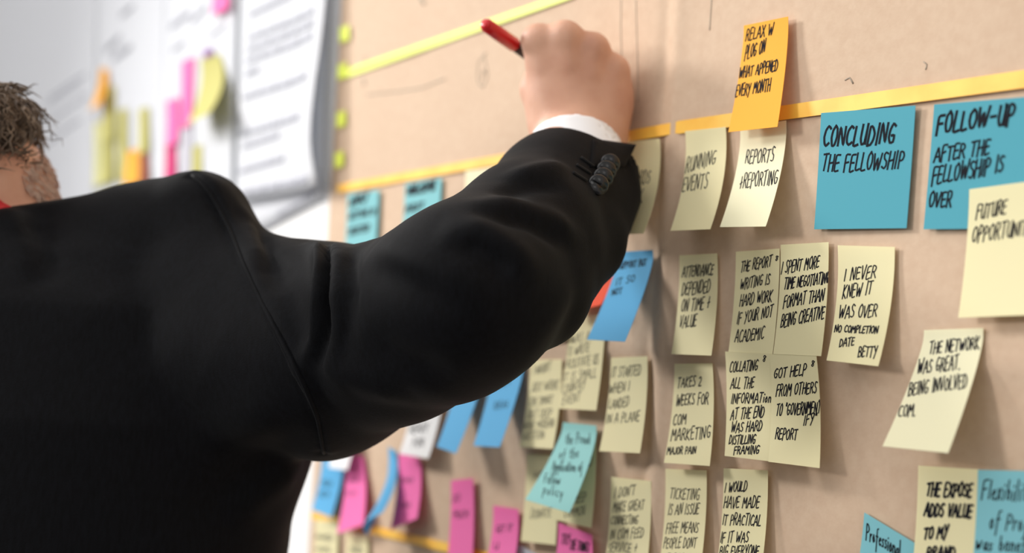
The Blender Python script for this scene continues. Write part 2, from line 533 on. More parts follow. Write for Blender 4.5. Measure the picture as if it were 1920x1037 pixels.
def note(q, color, label, lift=.01, base=.0062, text=(), ink=M_INK, pen=.0009, twist=0.0, power=1.8, side=0.0, group='sticky notes on the kraft paper', slant=.16):
    """q: TL TR BR BL in the photograph. The top sticks to the wall, the bottom stands off by lift (twist adds to the right corner)."""
    TL, TR = on_wall(*q[0], base), on_wall(*q[1], base)
    LR, LL = lift + max(0, twist), lift + max(0, -twist)
    BR, BL = on_wall(*q[2], base + LR), on_wall(*q[3], base + LL)
    TLp, TRp, BRp, BLp = [np.array([p[0], -base, p[2]]) for p in (TL, TR, BR, BL)]

    def S(u, v):
        p = TLp * (1 - u) * (1 - v) + TRp * u * (1 - v) + BRp * u * v + BLp * (1 - u) * v
        L = LL + (LR - LL) * u
        h = max(0.0, v - .08) / .92
        return p + np.array([0, -(L * h ** power + side * math.sin(math.pi * u) * h), 0])

    def N(u, v):
        e = .01
        n = np.cross(S(u, v - e) - S(u, v + e), S(u + e, v) - S(u - e, v))
        n /= np.linalg.norm(n)
        return n if n[1] < 0 else -n
    nu, nv = 8, 22
    th = .00022
    g = Geo()
    front = [S(i / nu, j / nv) + N(i / nu, j / nv) * th for j in range(nv + 1) for i in range(nu + 1)]
    back = [S(i / nu, j / nv) for j in range(nv + 1) for i in range(nu + 1)]
    k = (nu + 1) * (nv + 1)
    fc = [(j * (nu + 1) + i, (j + 1) * (nu + 1) + i, (j + 1) * (nu + 1) + i + 1, j * (nu + 1) + i + 1) for j in range(nv) for i in range(nu)]
    rim = [i for i in range(nu + 1)] + [j * (nu + 1) + nu for j in range(1, nv + 1)] + [nv * (nu + 1) + i for i in range(nu - 1, -1, -1)] + [j * (nu + 1) for j in range(nv - 1, 0, -1)]
    allf = fc + [tuple(i + k for i in f[::-1]) for f in fc] + []
    g.add(front + back, allf, 0)
    nr = len(rim)
    g.add([front[i] for i in rim] + [back[i] for i in rim], [(i, (i + 1) % nr, (i + 1) % nr + nr, i + nr) for i in range(nr)], 0)

    def uv(p):
        a = np.array([.4, .4])
        for _ in range(14):
            f0 = proj(S(*a))
            du = (proj(S(a[0] + .01, a[1])) - f0) / .01
            dv = (proj(S(a[0], a[1] + .01)) - f0) / .01
            a = a + np.clip(np.linalg.solve(np.array([du, dv]).T, np.array(p) - f0), -.4, .4)
            a = np.clip(a, -.6, 1.6)
        return a
    rnd = random.Random(label)
    for tx in text:
        s, x0, y0, x1, y1, h = tx[:6]
        pw = tx[6] if len(tx) > 6 else pen
        A, B, T = uv((x0, y0)), uv((x1, y1)), uv((x0 + h * slant, y0 - h))
        pls, W = strokes(s, rnd)
        scale = np.linalg.norm(S(*T) - S(*A))
        for P in pls:
            P = round_off(np.array(P) * [1, 1], .16)
            pts, ns = [], []
            for gx, gy in P:
                c = A + (B - A) * (gx / W) + (T - A) * gy
                c = np.clip(c, .004, .996)
                n = N(*c)
                pts.append(S(*c) + n * (th + .00012))
                ns.append(n)
            keep = [0] + [i for i in range(1, len(pts)) if np.linalg.norm(pts[i] - pts[i - 1]) > 1e-5]
            ribbon(g, [pts[i] for i in keep], [ns[i] for i in keep], pw, 1)
    o = g.obj('sticky_note', [PAPER[color], ink], smooth=True, origin=(TLp + TRp) / 2)
    me = o.data
    tag(o, label, 'sticky note', group)
    return o


# notes the camera sees sharply, right of the sleeve
note([(1285, 246), (1361, 238), (1332, 430), (1257, 433)], 'yellow', 'pale yellow note reading RUNNING EVENTS, below the orange tape', .020,
     text=[('RUNNING', 1285, 323, 1341, 309, 27), ('EVENTS', 1279, 360, 1326, 353, 27)])
note([(1388, 240), (1474, 226), (1436, 425), (1350, 426)], 'cream', 'pale yellow note reading REPORTS & REPORTING, under the orange note', .022, .0062, power=1.5,
     text=[('REPORTS', 1397, 307, 1450, 304, 26), ('&REPORTING', 1386, 355, 1457, 345, 26)])
note([(1162, 267), (1237, 260), (1207, 438), (1134, 441)], 'yellow', 'pale yellow note half hidden by the jacket cuff buttons', .022,
     text=[('AWARDS', 1172, 350, 1218, 343, 24), ('WORK', 1168, 385, 1204, 380, 24)])
note([(1395, 48), (1478, 31), (1458, 238), (1366, 248)], 'orange', 'bright orange note stuck across the orange tape, top right', .012, .0085, pen=.0010, power=1.4,
     text=[('RELAX W', 1398, 77, 1449, 66, 22), ('PLOG ON', 1396, 112, 1434, 98, 26), ('WHAT APPENED', 1386, 147, 1458, 132, 20), ('EVERY MONTH', 1379, 182, 1444, 171, 22)])
note([(1540, 212), (1717, 198), (1700, 428), (1527, 430)], 'teal', 'big square teal note reading CONCLUDING THE FELLOWSHIP', .0012,
     text=[('CONCLUDING', 1543, 274, 1676, 269, 36, .0017), ('THE FELLOWSHIP', 1541, 322, 1692, 316, 30, .0013)])
note([(1752, 196), (1947, 180), (1930, 428), (1732, 430)], 'teal', 'big square teal note reading FOLLOW-UP AFTER THE FELLOWSHIP IS OVER', .0012,
     text=[('FOLLOW-UP', 1756, 251, 1900, 231, 36, .0018), ('AFTER THE', 1751, 305, 1854, 289, 27, .0013), ('FELLOWSHIP IS', 1747, 346, 1880, 323, 31, .0013), ('OVER', 1741, 389, 1783, 388, 28, .0013)])
note([(1818, 355), (2030, 327), (2010, 588), (1797, 596)], 'yellow', 'large cream note reading FUTURE OPPORTUNITIES, overlapping a teal note', .007, .0085, pen=.0009,
     text=[('FUTURE', 1830, 411, 1886, 400, 25), ('OPPORTUNITIES', 1822, 455, 1950, 437, 28)])
note([(1274, 479), (1345, 475), (1334, 667), (1259, 664)], 'yellow', 'pale yellow note reading ATTENDANCE DEPENDED ON TIME & VALUE', .009,
     text=[('ATTENDANCE', 1279, 520, 1337, 515, 20), ('DEPENDED', 1278, 554, 1331, 548, 22), ('ON TIME &', 1277, 585, 1330, 579, 22), ('VALUE', 1274, 615, 1305, 612, 22)])
note([(1380, 472), (1462, 466), (1449, 664), (1366, 661)], 'yellow', 'pale yellow note reading THE REPORT WRITING IS HARD WORK', .006,
     text=[('THE REPORT', 1389, 510, 1446, 499, 19), ('8', 1454, 489, 1459, 489, 9, .0008), ('WRITING IS', 1388, 543, 1443, 533, 20), ('HARD WORK', 1387, 575, 1447, 565, 21), ('IF YOUR NOT', 1382, 608, 1448, 594, 21), ('ACADEMIC', 1378, 642, 1432, 636, 22)])
note([(1464, 459), (1554, 454), (1540, 668), (1450, 664)], 'yellow', 'pale yellow note reading I SPENT MORE TIME NEGOTIATING', .007,
     text=[('I SPENT MORE', 1465, 513, 1535, 502, 22), ('TIME NEGOTIATING', 1470, 543, 1554, 531, 21), ('FORMAT THAN', 1469, 577, 1544, 564, 22), ('BEING CREATIVE', 1464, 614, 1545, 597, 23)])
note([(1571, 460), (1678, 463), (1647, 687), (1550, 676)], 'yellow', 'pale yellow note reading I NEVER KNEW IT WAS OVER', .014,
     text=[('I NEVER', 1583, 526, 1641, 522, 23), ('KNEW IT', 1579, 561, 1634, 552, 24), ('WAS OVER', 1573, 597, 1643, 594, 23), ('NO COMPLETION', 1565, 623, 1646, 625, 13, .0009), ('DATE', 1574, 651, 1601, 648, 15, .0009), ('BETTY', 1609, 669, 1643, 671, 20, .0009)])
note([(1265, 682), (1336, 681), (1331, 874), (1245, 868)], 'yellow', 'pale yellow note reading TAKES 2 WEEKS FOR MARKETING', .009,
     text=[('TAKES 2', 1270, 727, 1315, 723, 19), ('WEEKS FOR', 1268, 761, 1328, 757, 20), ('COM', 1262, 797, 1286, 795, 19), ('MARKETING', 1258, 827, 1332, 821, 22), ('MAJOR PAIN', 1251, 852, 1305, 851, 13, .0009)])
note([(1360, 659), (1448, 663), (1442, 865), (1359, 855)], 'yellow', 'pale yellow note reading COLLATING ALL THE INFORMATION', .006, .0125,
     text=[('COLLATING', 1368, 698, 1420, 695, 19), ('8', 1430, 678, 1436, 678, 11, .0008), ('ALL THE', 1370, 729, 1413, 727, 20), ('INFORMATion', 1371, 757, 1445, 754, 18), ('AT THE END', 1370, 787, 1432, 782, 20), ('WAS HARD', 1371, 811, 1428, 808, 18), ('DISTILLING', 1367, 833, 1416, 832, 16, .0009), ('FRAMING', 1376, 852, 1423, 851, 15, .0009)])
note([(1444, 664), (1531, 667), (1537, 878), (1441, 866)], 'yellow', 'pale yellow note reading GOT HELP FROM OTHERS', .008, .0130,
     text=[('GOT HELP', 1451, 709, 1511, 703, 19), ('8', 1521, 687, 1527, 687, 11, .0008), ('FROM OTHERS', 1455, 743, 1531, 737, 21), ('TO "GOVERNMENT', 1455, 780, 1538, 775, 21), ('IFY"', 1507, 797, 1531, 793, 17), ('REPORT', 1454, 823, 1494, 825, 19)])
note([(1733, 619), (1844, 615), (1778, 850), (1655, 837)], 'cream', 'cream note reading THE NETWORK WAS GREAT, bottom edge lifting off the paper', .029, power=1.25,
     text=[('THE NETWORK', 1742, 664, 1836, 655, 22), ('WAS GREAT.', 1720, 702, 1800, 692, 25), ('BEING INVOLVED', 1703, 742, 1813, 728, 24), ('COM.', 1684, 783, 1716, 781, 22)])
note([(1722, 873), (1836, 880), (1822, 1090), (1710, 1082)], 'yellow', 'cream note reading THE EXPOSE ADDS VALUE in the shade of a lifted note', .004, .0066, pen=.0014,
     text=[('THE EXPOSE', 1737, 930, 1821, 932, 24), ('ADDS VALUE', 1733, 967, 1821, 971, 24), ('TO MY', 1732, 1011, 1776, 1009, 22), ('BRAND', 1737, 1046, 1790, 1046, 20)])
note([(1834, 881), (2040, 886), (2030, 1120), (1820, 1105)], 'cyan', 'light blue note reading Flexibility of Proj, at the lower right corner', .004, .0075, pen=.0009,
     text=[('Flexibility', 1840, 936, 1935, 940, 34), ('of Projects', 1855, 990, 1966, 1000, 30), ('was beneficial', 1829, 1031, 1965, 1036, 26)])
note([(1621, 961), (1778, 1056), (1745, 1235), (1594, 1140)], 'cyan', 'light blue note reading Professional, set askew at the bottom edge', .006, pen=.0009, slant=.05,
     text=[('Professional', 1624, 1010, 1688, 1045, 28)])
note([(1248, 879), (1325, 882), (1312, 1080), (1235, 1074)], 'yellow', 'pale yellow note reading TICKETING IS AN ISSUE', .008, pen=.0007,
     text=[('TICKETING', 1256, 935, 1311, 937, 20), ('IS AN ISSUE', 1253, 965, 1310, 964, 20), ('FREE MEANS', 1249, 1000, 1309, 998, 19), ('PEOPLE DONT', 1244, 1028, 1305, 1027, 19), ('PAY', 1250, 1056, 1280, 1056, 19)])
note([(1357, 878), (1440, 882), (1425, 1090), (1341, 1084)], 'yellow', 'pale yellow note reading I WOULD HAVE MADE IT PRACTICAL', .008,
     text=[('I WOULD', 1359, 923, 1400, 921, 19), ('HAVE MADE', 1357, 953, 1423, 952, 21), ('IT PRACTICAL', 1355, 984, 1426, 986, 20), ('IF IT WAS', 1351, 1017, 1403, 1016, 19), ('BIG EVERYONE', 1349, 1043, 1422, 1043, 19)])
note([(1146, 894), (1221, 902), (1210, 1090), (1131, 1082)], 'yellow', 'pale yellow note reading I DONT MAKE GREAT CONNECTIONS', .007, pen=.0007,
     text=[('I DON\'T', 1152, 933, 1190, 928, 19), ('MAKE GREAT', 1149, 961, 1207, 955, 19), ('CONNECTING', 1145, 984, 1196, 982, 16), ('IN COM FEED', 1144, 1011, 1206, 1008, 18), ('SERVICE &', 1140, 1036, 1194, 1036, 17)])
note([(1146, 671), (1214, 668), (1200, 850), (1124, 846)], 'yellow', 'pale yellow note reading IT STARTED WHEN I LANDED IN A PLANE', .009, pen=.0007,
     text=[('IT STARTED', 1147, 708, 1201, 703, 18), ('WHEN I', 1142, 738, 1180, 733, 18), ('LANDED', 1141, 767, 1179, 762, 18), ('IN A PLANE', 1137, 794, 1199, 789, 18)])
# the blurred middle of the board, under the raised arm
note([(1000, 470), (1066, 465), (1057, 634), (984, 638)], 'yellow', 'pale yellow note almost hidden under the raised elbow', .006)
note([(1070, 578), (1136, 572), (1118, 770), (1046, 766)], 'yellow', 'pale yellow note partly under the blue note, by the elbow', .007, .0068, pen=.0006,
     text=[('I WAS ABLE', 1064, 646, 1124, 634, 17), ('TO WRITE', 1061, 669, 1105, 660, 17), ('FACILITATE US', 1057, 692, 1122, 682, 17), ('IT IS SMALL', 1056, 717, 1118, 707, 17), ('COUNTRY', 1053, 739, 1097, 728, 17), ('EVENT', 1054, 760, 1088, 752, 17)])
note([(995, 675), (1054, 674), (1037, 842), (974, 838)], 'yellow', 'pale yellow note with six written lines left of a lower-hung one', .008, pen=.0006,
     text=[('I WASN\'T', 1000, 703, 1032, 696, 17), ('JUST WORK', 996, 735, 1046, 730, 17), ('THE SMART', 993, 762, 1036, 756, 16), ('JUST DEEP', 988, 785, 1034, 782, 15), ('WANT MODERN', 982, 805, 1038, 801, 15), ('QUESTION', 980, 824, 1020, 822, 14)])
note([(988, 851), (1046, 854), (1042, 1022), (977, 1015)], 'yellow', 'pale yellow note behind the left half of the curled aqua note', .004, pen=.0006,
     text=[('HOW', 1000, 900, 1030, 898, 17), ('DONATE', 995, 972, 1033, 970, 17)])
note([(1055, 806), (1118, 812), (1109, 990), (1043, 975)], 'yellow', 'pale yellow note in shadow behind the right half of the curled aqua note', .006, .0072, pen=.0006,
     text=[('GOOD', 1082, 880, 1110, 874, 17), ('TO KEEP', 1066, 948, 1098, 940, 17), ('COMMON', 1058, 970, 1096, 966, 17)])
note([(1056, 792), (1118, 798), (1068, 962), (985, 937)], 'aqua', 'light aqua handwritten note curling far off the board', .030, .0080, power=1.3, pen=.0008,
     text=[('the Proud', 1060, 832, 1106, 832, 18), ('of the', 1048, 860, 1085, 858, 18), ('Application of', 1035, 882, 1092, 886, 18), ('Fellow', 1020, 905, 1050, 910, 18), ('policy', 1018, 925, 1055, 935, 18)])
note([(1158, 473), (1224, 469), (1172, 641), (1101, 637)], 'blue', 'sky blue note below the elbow, beside a red-orange one', .032, .0090, power=1.2, pen=.0009,
     text=[('SUPPORT BUT', 1160, 505, 1212, 498, 12), ('IT SO', 1155, 536, 1190, 528, 13), ('NOT', 1147, 555, 1166, 551, 12)])
note([(1100, 478), (1163, 472), (1127, 572), (1058, 588)], 'red', 'red-orange note peeking out under the elbow', .012, .0075,
     text=[('YES', 1104, 552, 1120, 548, 14)])
note([(922, 680), (982, 672), (937, 839), (888, 836)], 'blue', 'sky blue note left of the pale yellow column, bottom lifted', .030, .0065, power=1.2, pen=.0008,
     text=[('AIM', 936, 728, 955, 722, 16), ('IDEAS', 926, 768, 952, 764, 14)])
note([(856, 702), (907, 692), (855, 851), (819, 838)], 'blue', 'sky blue note between the white note and another blue note', .028, .0065, power=1.2)
note([(776, 730), (834, 722), (803, 860), (749, 851)], 'white', 'white note pad with printed lines under the arm, above a pink note', .010, .0085, ink=M_INK, pen=.0014,
     text=[('TEAM', 775, 782, 808, 778, 14), ('READY', 768, 812, 802, 808, 14), ('FOR', 774, 838, 794, 836, 13)])
note([(632, 735), (678, 728), (651, 882), (616, 877)], 'white', 'white note half hidden by the armpit fold of the jacket', .012, .0085)
note([(606, 822), (650, 822), (621, 970), (585, 956)], 'blue', 'sky blue note furthest left under the arm, by the kraft edge', .014, .0062, pen=.0012,
     text=[('IDEA', 603, 910, 622, 912, 9), ('BOX', 600, 930, 618, 932, 9)])
note([(650, 850), (681, 856), (681, 984), (632, 1001)], 'pink', 'pink note beside the sky blue one furthest left', .012, .0068, pen=.0007,
     text=[('GOAL', 652, 905, 672, 903, 9), ('PLAN', 648, 930, 668, 928, 9)])
note([(728, 838), (741, 846), (717, 962), (689, 1004)], 'blue', 'narrow twisted blue note standing edge-on between two pink notes', .030, .0062, side=.012)
note([(748, 850), (788, 858), (782, 972), (732, 994)], 'pink', 'pink note right of the twisted blue note, under a white pad', .010, .0062, pen=.0007,
     text=[('MONEY', 751, 905, 775, 905, 9), ('CARE', 748, 952, 770, 950, 9)])
note([(846, 901), (887, 897), (885, 1062), (838, 1060)], 'pink', 'tall pink note hanging straight across the low orange tape', .006, .0072, pen=.0009,
     text=[('SO', 848, 942, 862, 940, 13), ('MUCH', 850, 972, 878, 970, 13)])
note([(925, 948), (972, 955), (960, 1070), (910, 1062)], 'pink', 'pink note low down beside a grey slip', .010, .0072, pen=.0009,
     text=[('GET IT', 930, 998, 960, 996, 13), ('U', 926, 1030, 934, 1030, 13)])
note([(966, 1018), (1032, 1052), (1020, 1150), (950, 1120)], 'grey', 'grey slip tilted at the bottom edge between pink notes', .006, .0066)
note([(1047, 980), (1110, 1003), (1103, 1110), (1034, 1090)], 'pink', 'pink note just below the pale yellow notes at the bottom edge', .008, .0090, pen=.0010,
     text=[('TRY', 1052, 1020, 1068, 1020, 18), ('THE THINGS', 1068, 1030, 1104, 1036, 18)])
note([(592, 974), (634, 978), (628, 1100), (584, 1092)], 'yellow', 'pale yellow note at the bottom left corner of the kraft paper', .004, .0062, pen=.0012,
     text=[('SHARED', 592, 1010, 624, 1014, 9), ('WORK', 592, 1034, 620, 1036, 9)])
note([(650, 1002), (690, 1006), (685, 1110), (644, 1105)], 'yellow', 'pale yellow note second from the lower left kraft corner', .004, .0062, pen=.0012,
     text=[('OPEN', 656, 1036, 680, 1038, 9)])
note([(652, 364), (711, 356), (703, 480), (646, 484)], 'teal_pale', 'blurred teal note furthest left below the orange tape', .002, pen=.0018,
     text=[('APPLY', 656, 387, 688, 376, 14, .004), ('GETTING IN', 654, 412, 704, 401, 11, .0025), ('SELECTED', 654, 440, 692, 432, 11, .0025)])
note([(760, 345), (828, 333), (820, 470), (752, 476)], 'teal_pale', 'blurred teal note second from the left below the orange tape', .002, pen=.0018,
     text=[('WELCOME', 763, 366, 815, 354, 14, .0035), ('FIRST', 760, 400, 794, 391, 12, .0025), ('ARRIVAL &', 758, 430, 813, 410, 12, .0025)])
note([(873, 321), (930, 312), (918, 430), (866, 440)], 'cream', 'cream note showing above the sleeve, nearest to the two blurred teal notes', .004, pen=.0006,
     text=[('GETTING', 879, 361, 922, 350, 13)])
note([(953, 309), (1012, 300), (1002, 430), (945, 436)], 'cream', 'cream note showing only a corner between sleeve and orange tape', .004)
# notes on the white sheets to the left, far out of focus
GW = 'notes on the white sheets'
note([(187, 128), (201, 130), (187, 197), (167, 207)], 'orange', 'orange note highest on the white sheet at the left', .020, .010, group=GW)
note([(192, 166), (214, 160), (212, 264), (190, 268)], 'olive', 'olive note just below the orange note', .004, .009, group=GW)
note([(194, 262), (212, 258), (209, 340), (190, 346)], 'olive', 'olive note lower in the first olive column', .004, .0096, group=GW)
note([(176, 232), (191, 228), (190, 345), (175, 352)], 'paleyellow', 'pale yellow note leftmost on the white sheet, beside the olive column', .004, .009, group=GW)
note([(221, 208), (238, 202), (236, 336), (219, 342)], 'olive', 'olive strip in the middle of the white sheet', .003, .009, group=GW)
note([(260, 206), (278, 200), (277, 284), (259, 290)], 'olive', 'olive strip furthest right on its sheet, above a brown note', .003, .009, group=GW)
note([(234, 285), (260, 278), (259, 342), (232, 348)], 'orange', 'orange note low on the sheet, just above the jacket shoulder', .006, .010, group=GW)
note([(260, 284), (277, 279), (276, 340), (259, 345)], 'orange_shaded', 'brown note right of the low orange note', .004, .0095, group=GW)  # not a separate note: shade of the orange one, painted brown
note([(312, 190), (334, 182), (332, 268), (310, 275)], 'pink', 'pink note over a darker magenta one', .004, .013, group=GW)
note([(310, 270), (330, 264), (328, 336), (307, 342)], 'magenta', 'magenta note just above the jacket shoulder', .004, .012, group=GW)
note([(340, 116), (364, 106), (356, 236), (338, 242)], 'pink', 'tall pink note left of the big curled olive note', .003, .012, group=GW)
note([(381, 96), (398, 89), (396, 103), (380, 110)], 'purple', 'small purple slip above the big curled olive note', .002, .012, group=GW)
note([(376, 112), (412, 101), (392, 212), (351, 234)], 'olive', 'big olive note curling off the sheet', .030, .012, group=GW, twist=.015)
note([(361, 276), (378, 270), (376, 330), (359, 336)], 'olive', 'small olive note low beside the grey slip', .003, .012, group=GW)
note([(338, 236), (360, 228), (358, 326), (336, 332)], 'grey', 'pale grey slip below the tall pink note', .003, .0125, group=GW)
note([(399, -40), (432, -52), (425, 18), (396, 28)], 'pink', 'bright pink note at the top edge of its white sheet', .006, .012, group=GW)

#PERSON
# ------------------------------------------------------------------ the man in the black jacket
FH = -M[:, 2].copy()
FH[2] = 0
FH /= np.linalg.norm(FH)
RH = np.array([FH[1], -FH[0], 0.0])
P0 = at(-20, 500, .93)
P0[2] = 0.0
LR = np.array([RH, FH, [0, 0, 1.0]])            # world -> man


def J(px, py, z):
    return LR @ (at(px, py, z) - P0)


class Field:
    """signed distance on a rectilinear grid, meshed with surface nets"""

    def __init__(s, xs, ys, zs):
        s.ax = [np.asarray(a) for a in (xs, ys, zs)]
        s.f = np.full([len(a) for a in s.ax], .05, dtype=np.float32)

    def cut(s, lo, hi, m):
        sl, g = [], []
        for a, l, h in zip(s.ax, lo, hi):
            i0, i1 = np.searchsorted(a, l - m), np.searchsorted(a, h + m)
            sl.append(slice(i0, i1))
            g.append(a[i0:i1])
        return tuple(sl), np.stack(np.meshgrid(*g, indexing='ij'), -1).astype(np.float32)

    def put(s, fn, lo, hi, k=.012, m=.03, op='add'):
        m = max(m, k + .012)
        sl, P = s.cut(lo, hi, m)
        if P.size == 0:
            return
        d = fn(P)
        o = s.f[sl]
        if op == 'add':
            if k > 0:
                h = np.maximum(k - np.abs(o - d), 0) / k
                s.f[sl] = np.minimum(o, d) - h * h * k * .25
            else:
                s.f[sl] = np.minimum(o, d)
        else:
            d = -d
            h = np.maximum(k - np.abs(o - d), 0) / max(k, 1e-6)
            s.f[sl] = np.maximum(o, d) + h * h * k * .25

    def cone(s, a, b, ra, rb, k=.012, op='add'):
        a, b = np.asarray(a, np.float32), np.asarray(b, np.float32)
        r = max(ra, rb)
        s.put(lambda P: cone_d(P, a, b, ra, rb), np.minimum(a, b) - r, np.maximum(a, b) + r, k, op=op)

    def chain(s, pts, rad, k=.012):
        for i in range(len(pts) - 1):
            s.cone(pts[i], pts[i + 1], rad[i], rad[i + 1], k)

    def ell(s, c, r, R=None, k=.012, op='add'):
        c, r = np.asarray(c, np.float32), np.asarray(r, np.float32)
        R = np.eye(3, dtype=np.float32) if R is None else np.asarray(R, np.float32)

        def fn(P):
            q = (P - c) @ R.T
            k0 = np.sqrt((q / r) ** 2 @ np.ones(3, np.float32))
            k1 = np.sqrt((q / (r * r)) ** 2 @ np.ones(3, np.float32)) + 1e-6
            return k0 * (k0 - 1) / k1
        e = np.full(3, max(r))
        s.put(fn, c - e, c + e, k, op=op)

    def loft(s, sec, k=.012, p=2.4):
        """sec: (z, cx, cy, a, b) from the bottom up"""
        sec = np.array(sec)
        lo = [min(sec[:, 1] - sec[:, 3]), min(sec[:, 2] - sec[:, 4]), sec[0, 0]]
        hi = [max(sec[:, 1] + sec[:, 3]), max(sec[:, 2] + sec[:, 4]), sec[-1, 0]]

        def fn(P):
            z = np.clip(P[..., 2], sec[0, 0], sec[-1, 0])
            cx, cy, a, b = [np.interp(z, sec[:, 0], sec[:, i]).astype(np.float32) for i in range(1, 5)]
            q = (np.abs((P[..., 0] - cx) / a) ** p + np.abs((P[..., 1] - cy) / b) ** p) ** (1 / p)
            d = (q - 1) * np.minimum(a, b)
            return np.maximum(d, np.maximum(sec[0, 0] - P[..., 2], P[..., 2] - sec[-1, 0]))
        s.put(fn, lo, hi, k)

    def mesh(s):
        f = s.f
        ins = f < 0
        nx, ny, nz = f.shape
        cs = np.zeros((nx - 1, ny - 1, nz - 1), np.uint8)
        for dx in (0, 1):
            for dy in (0, 1):
                for dz in (0, 1):
                    cs += ins[dx:nx - 1 + dx, dy:ny - 1 + dy, dz:nz - 1 + dz]
        act = (cs > 0) & (cs < 8)
        ci = np.argwhere(act)
        acc = np.zeros((len(ci), 3))
        cnt = np.zeros(len(ci))
        X, Y, Z = s.ax
        crn = [(a, b, c) for a in (0, 1) for b in (0, 1) for c in (0, 1)]
        for p in crn:
            for q in crn:
                if p < q and sum(abs(np.subtract(p, q))) == 1:
                    ip, iq = ci + p, ci + q
                    fp, fq = f[tuple(ip.T)], f[tuple(iq.T)]
                    m = (fp < 0) != (fq < 0)
                    t = np.where(m, fp / np.where(m, fp - fq, 1), 0)[:, None]
                    pp = np.stack([X[ip[:, 0]], Y[ip[:, 1]], Z[ip[:, 2]]], 1)
                    pq = np.stack([X[iq[:, 0]], Y[iq[:, 1]], Z[iq[:, 2]]], 1)
                    acc += np.where(m[:, None], pp + (pq - pp) * t, 0)
                    cnt += m
        V = acc / cnt[:, None]
        idx = np.full(act.shape, -1, np.int64)
        idx[tuple(ci.T)] = np.arange(len(ci))
        Q = []
        for ax in range(3):
            a = np.swapaxes(ins, 0, ax)
            cross = a[:-1] != a[1:]
            e = np.argwhere(cross)
            full = e.copy()
            full[:, [0, ax]] = full[:, [ax, 0]]
            o1, o2 = [(1, 2), (2, 0), (0, 1)][ax]
            ok = (full[:, o1] > 0) & (full[:, o2] > 0) & (full[:, o1] < f.shape[o1] - 1) & (full[:, o2] < f.shape[o2] - 1)
            full = full[ok]
            g = []
            for s1, s2 in ((1, 1), (0, 1), (0, 0), (1, 0)):
                c = full.copy()
                c[:, o1] -= s1
                c[:, o2] -= s2
                g.append(idx[tuple(c.T)])
            g = np.stack(g, 1)
            flip = ~ins[tuple(full.T)]
            g[flip] = g[flip][:, ::-1]
            Q.append(g)
        return V, np.concatenate(Q)


def cone_d(P, a, b, ra, rb):
    ba = b - a
    h = np.clip(((P - a) @ ba) / max(float(ba @ ba), 1e-9), 0, 1)
    return np.linalg.norm(P - a - h[..., None] * ba, axis=-1) - (ra + (rb - ra) * h)


def grid(lo, hi, coarse, fine=()):
    """coordinates from lo to hi, denser inside the fine (a, b, step) stretches"""
    x, out = lo, [lo]
    while x < hi:
        st = coarse
        for a, b, d in fine:
            if a - 1e-6 <= x < b:
                st = min(st, d)
            elif x < a < x + st:
                st = min(st, max(d, a - x))
        x += st
        out.append(x)
    return np.array(out)


def smooth(V, F, n, w=.5, sel=None):
    e = np.concatenate([F[:, [0, 1]], F[:, [1, 2]], F[:, [2, 3]], F[:, [3, 0]]])
    e = np.concatenate([e, e[:, ::-1]])
    deg = np.bincount(e[:, 0], minlength=len(V)).astype(float)[:, None]
    for _ in range(n):
        a = np.stack([np.bincount(e[:, 0], V[e[:, 1], i], len(V)) for i in range(3)], 1) / np.maximum(deg, 1)
        d = (a - V) * w
        V = V + (d if sel is None else d * sel[:, None])
    return V


def normals(V, F):
    n = np.cross(V[F[:, 2]] - V[F[:, 0]], V[F[:, 3]] - V[F[:, 1]])
    N = np.stack([np.bincount(F.ravel(), np.repeat(n[:, i], 4), len(V)) for i in range(3)], 1)
    return N / (np.linalg.norm(N, axis=1, keepdims=True) + 1e-12)


CAML = LR @ (CAM - P0)


class Surface:
    """finds where a sight line from the photograph's viewpoint meets a mesh of the man"""

    def __init__(s, V, F):
        s.t = BVHTree.FromPolygons([tuple(v) for v in V], [tuple(int(i) for i in f) for f in F])

    def hit(s, px, py):
        d = LR @ ray(px, py)
        h = s.t.ray_cast(Vector(CAML), Vector(d / np.linalg.norm(d)))
        if h[0] is None:
            return None, None
        return np.array(h[0]), np.array(h[1])


def seg_dist(V, pts):
    best = np.full(len(V), 9.0)
    for a, b in zip(pts[:-1], pts[1:]):
        ab = b - a
        h = np.clip((V - a) @ ab / (ab @ ab + 1e-12), 0, 1)
        best = np.minimum(best, np.linalg.norm(V - a - h[:, None] * ab, axis=1))
    return best


M_SKIN = mottle(material('skin', srgb(214, 160, 136), 0.5, (350, .18, .0008)), srgb(204, 150, 124), srgb(222, 175, 148), 28, 6, .3, .7)
M_SKIN.node_tree.nodes['Principled BSDF'].inputs['Subsurface Weight'].default_value = .12
M_SKIN.node_tree.nodes['Principled BSDF'].inputs['Subsurface Radius'].default_value = (.006, .003, .0015)
M_JACKET = mottle(material('black_wool', srgb(13, 13, 15), 0.72, (900, .3, .0006)), srgb(6, 6, 8), srgb(12, 13, 17), 420, 4, .3, .7, (1, 1, .25))
M_JACKET.node_tree.nodes['Principled BSDF'].inputs['Sheen Weight'].default_value = .025
M_JACKET.node_tree.nodes['Principled BSDF'].inputs['Sheen Roughness'].default_value = .5
M_JACKET.node_tree.nodes['Principled BSDF'].inputs['Specular IOR Level'].default_value = .10
M_BUTTON = material('black_horn', srgb(14, 14, 15), 0.22)
M_THREAD = material('black_thread', srgb(12, 12, 14), 0.9)
M_SHIRT = material('white_cotton', srgb(250, 250, 252), 0.8, (700, .1, .0004))
M_HAIR = mottle(material('grey_brown_hair', srgb(84, 68, 56), 0.5), srgb(74, 58, 45), srgb(156, 136, 116), 90, 6, .35, .75)
M_BEARD = mottle(material('grey_beard', srgb(150, 130, 118), 0.6), srgb(190, 152, 132), srgb(214, 190, 172), 160, 6)
M_RED = material('red_strap', srgb(196, 34, 40), 0.6)
M_TROUSER = material('charcoal_wool', srgb(30, 30, 33), 0.85, (900, .3, .0006))
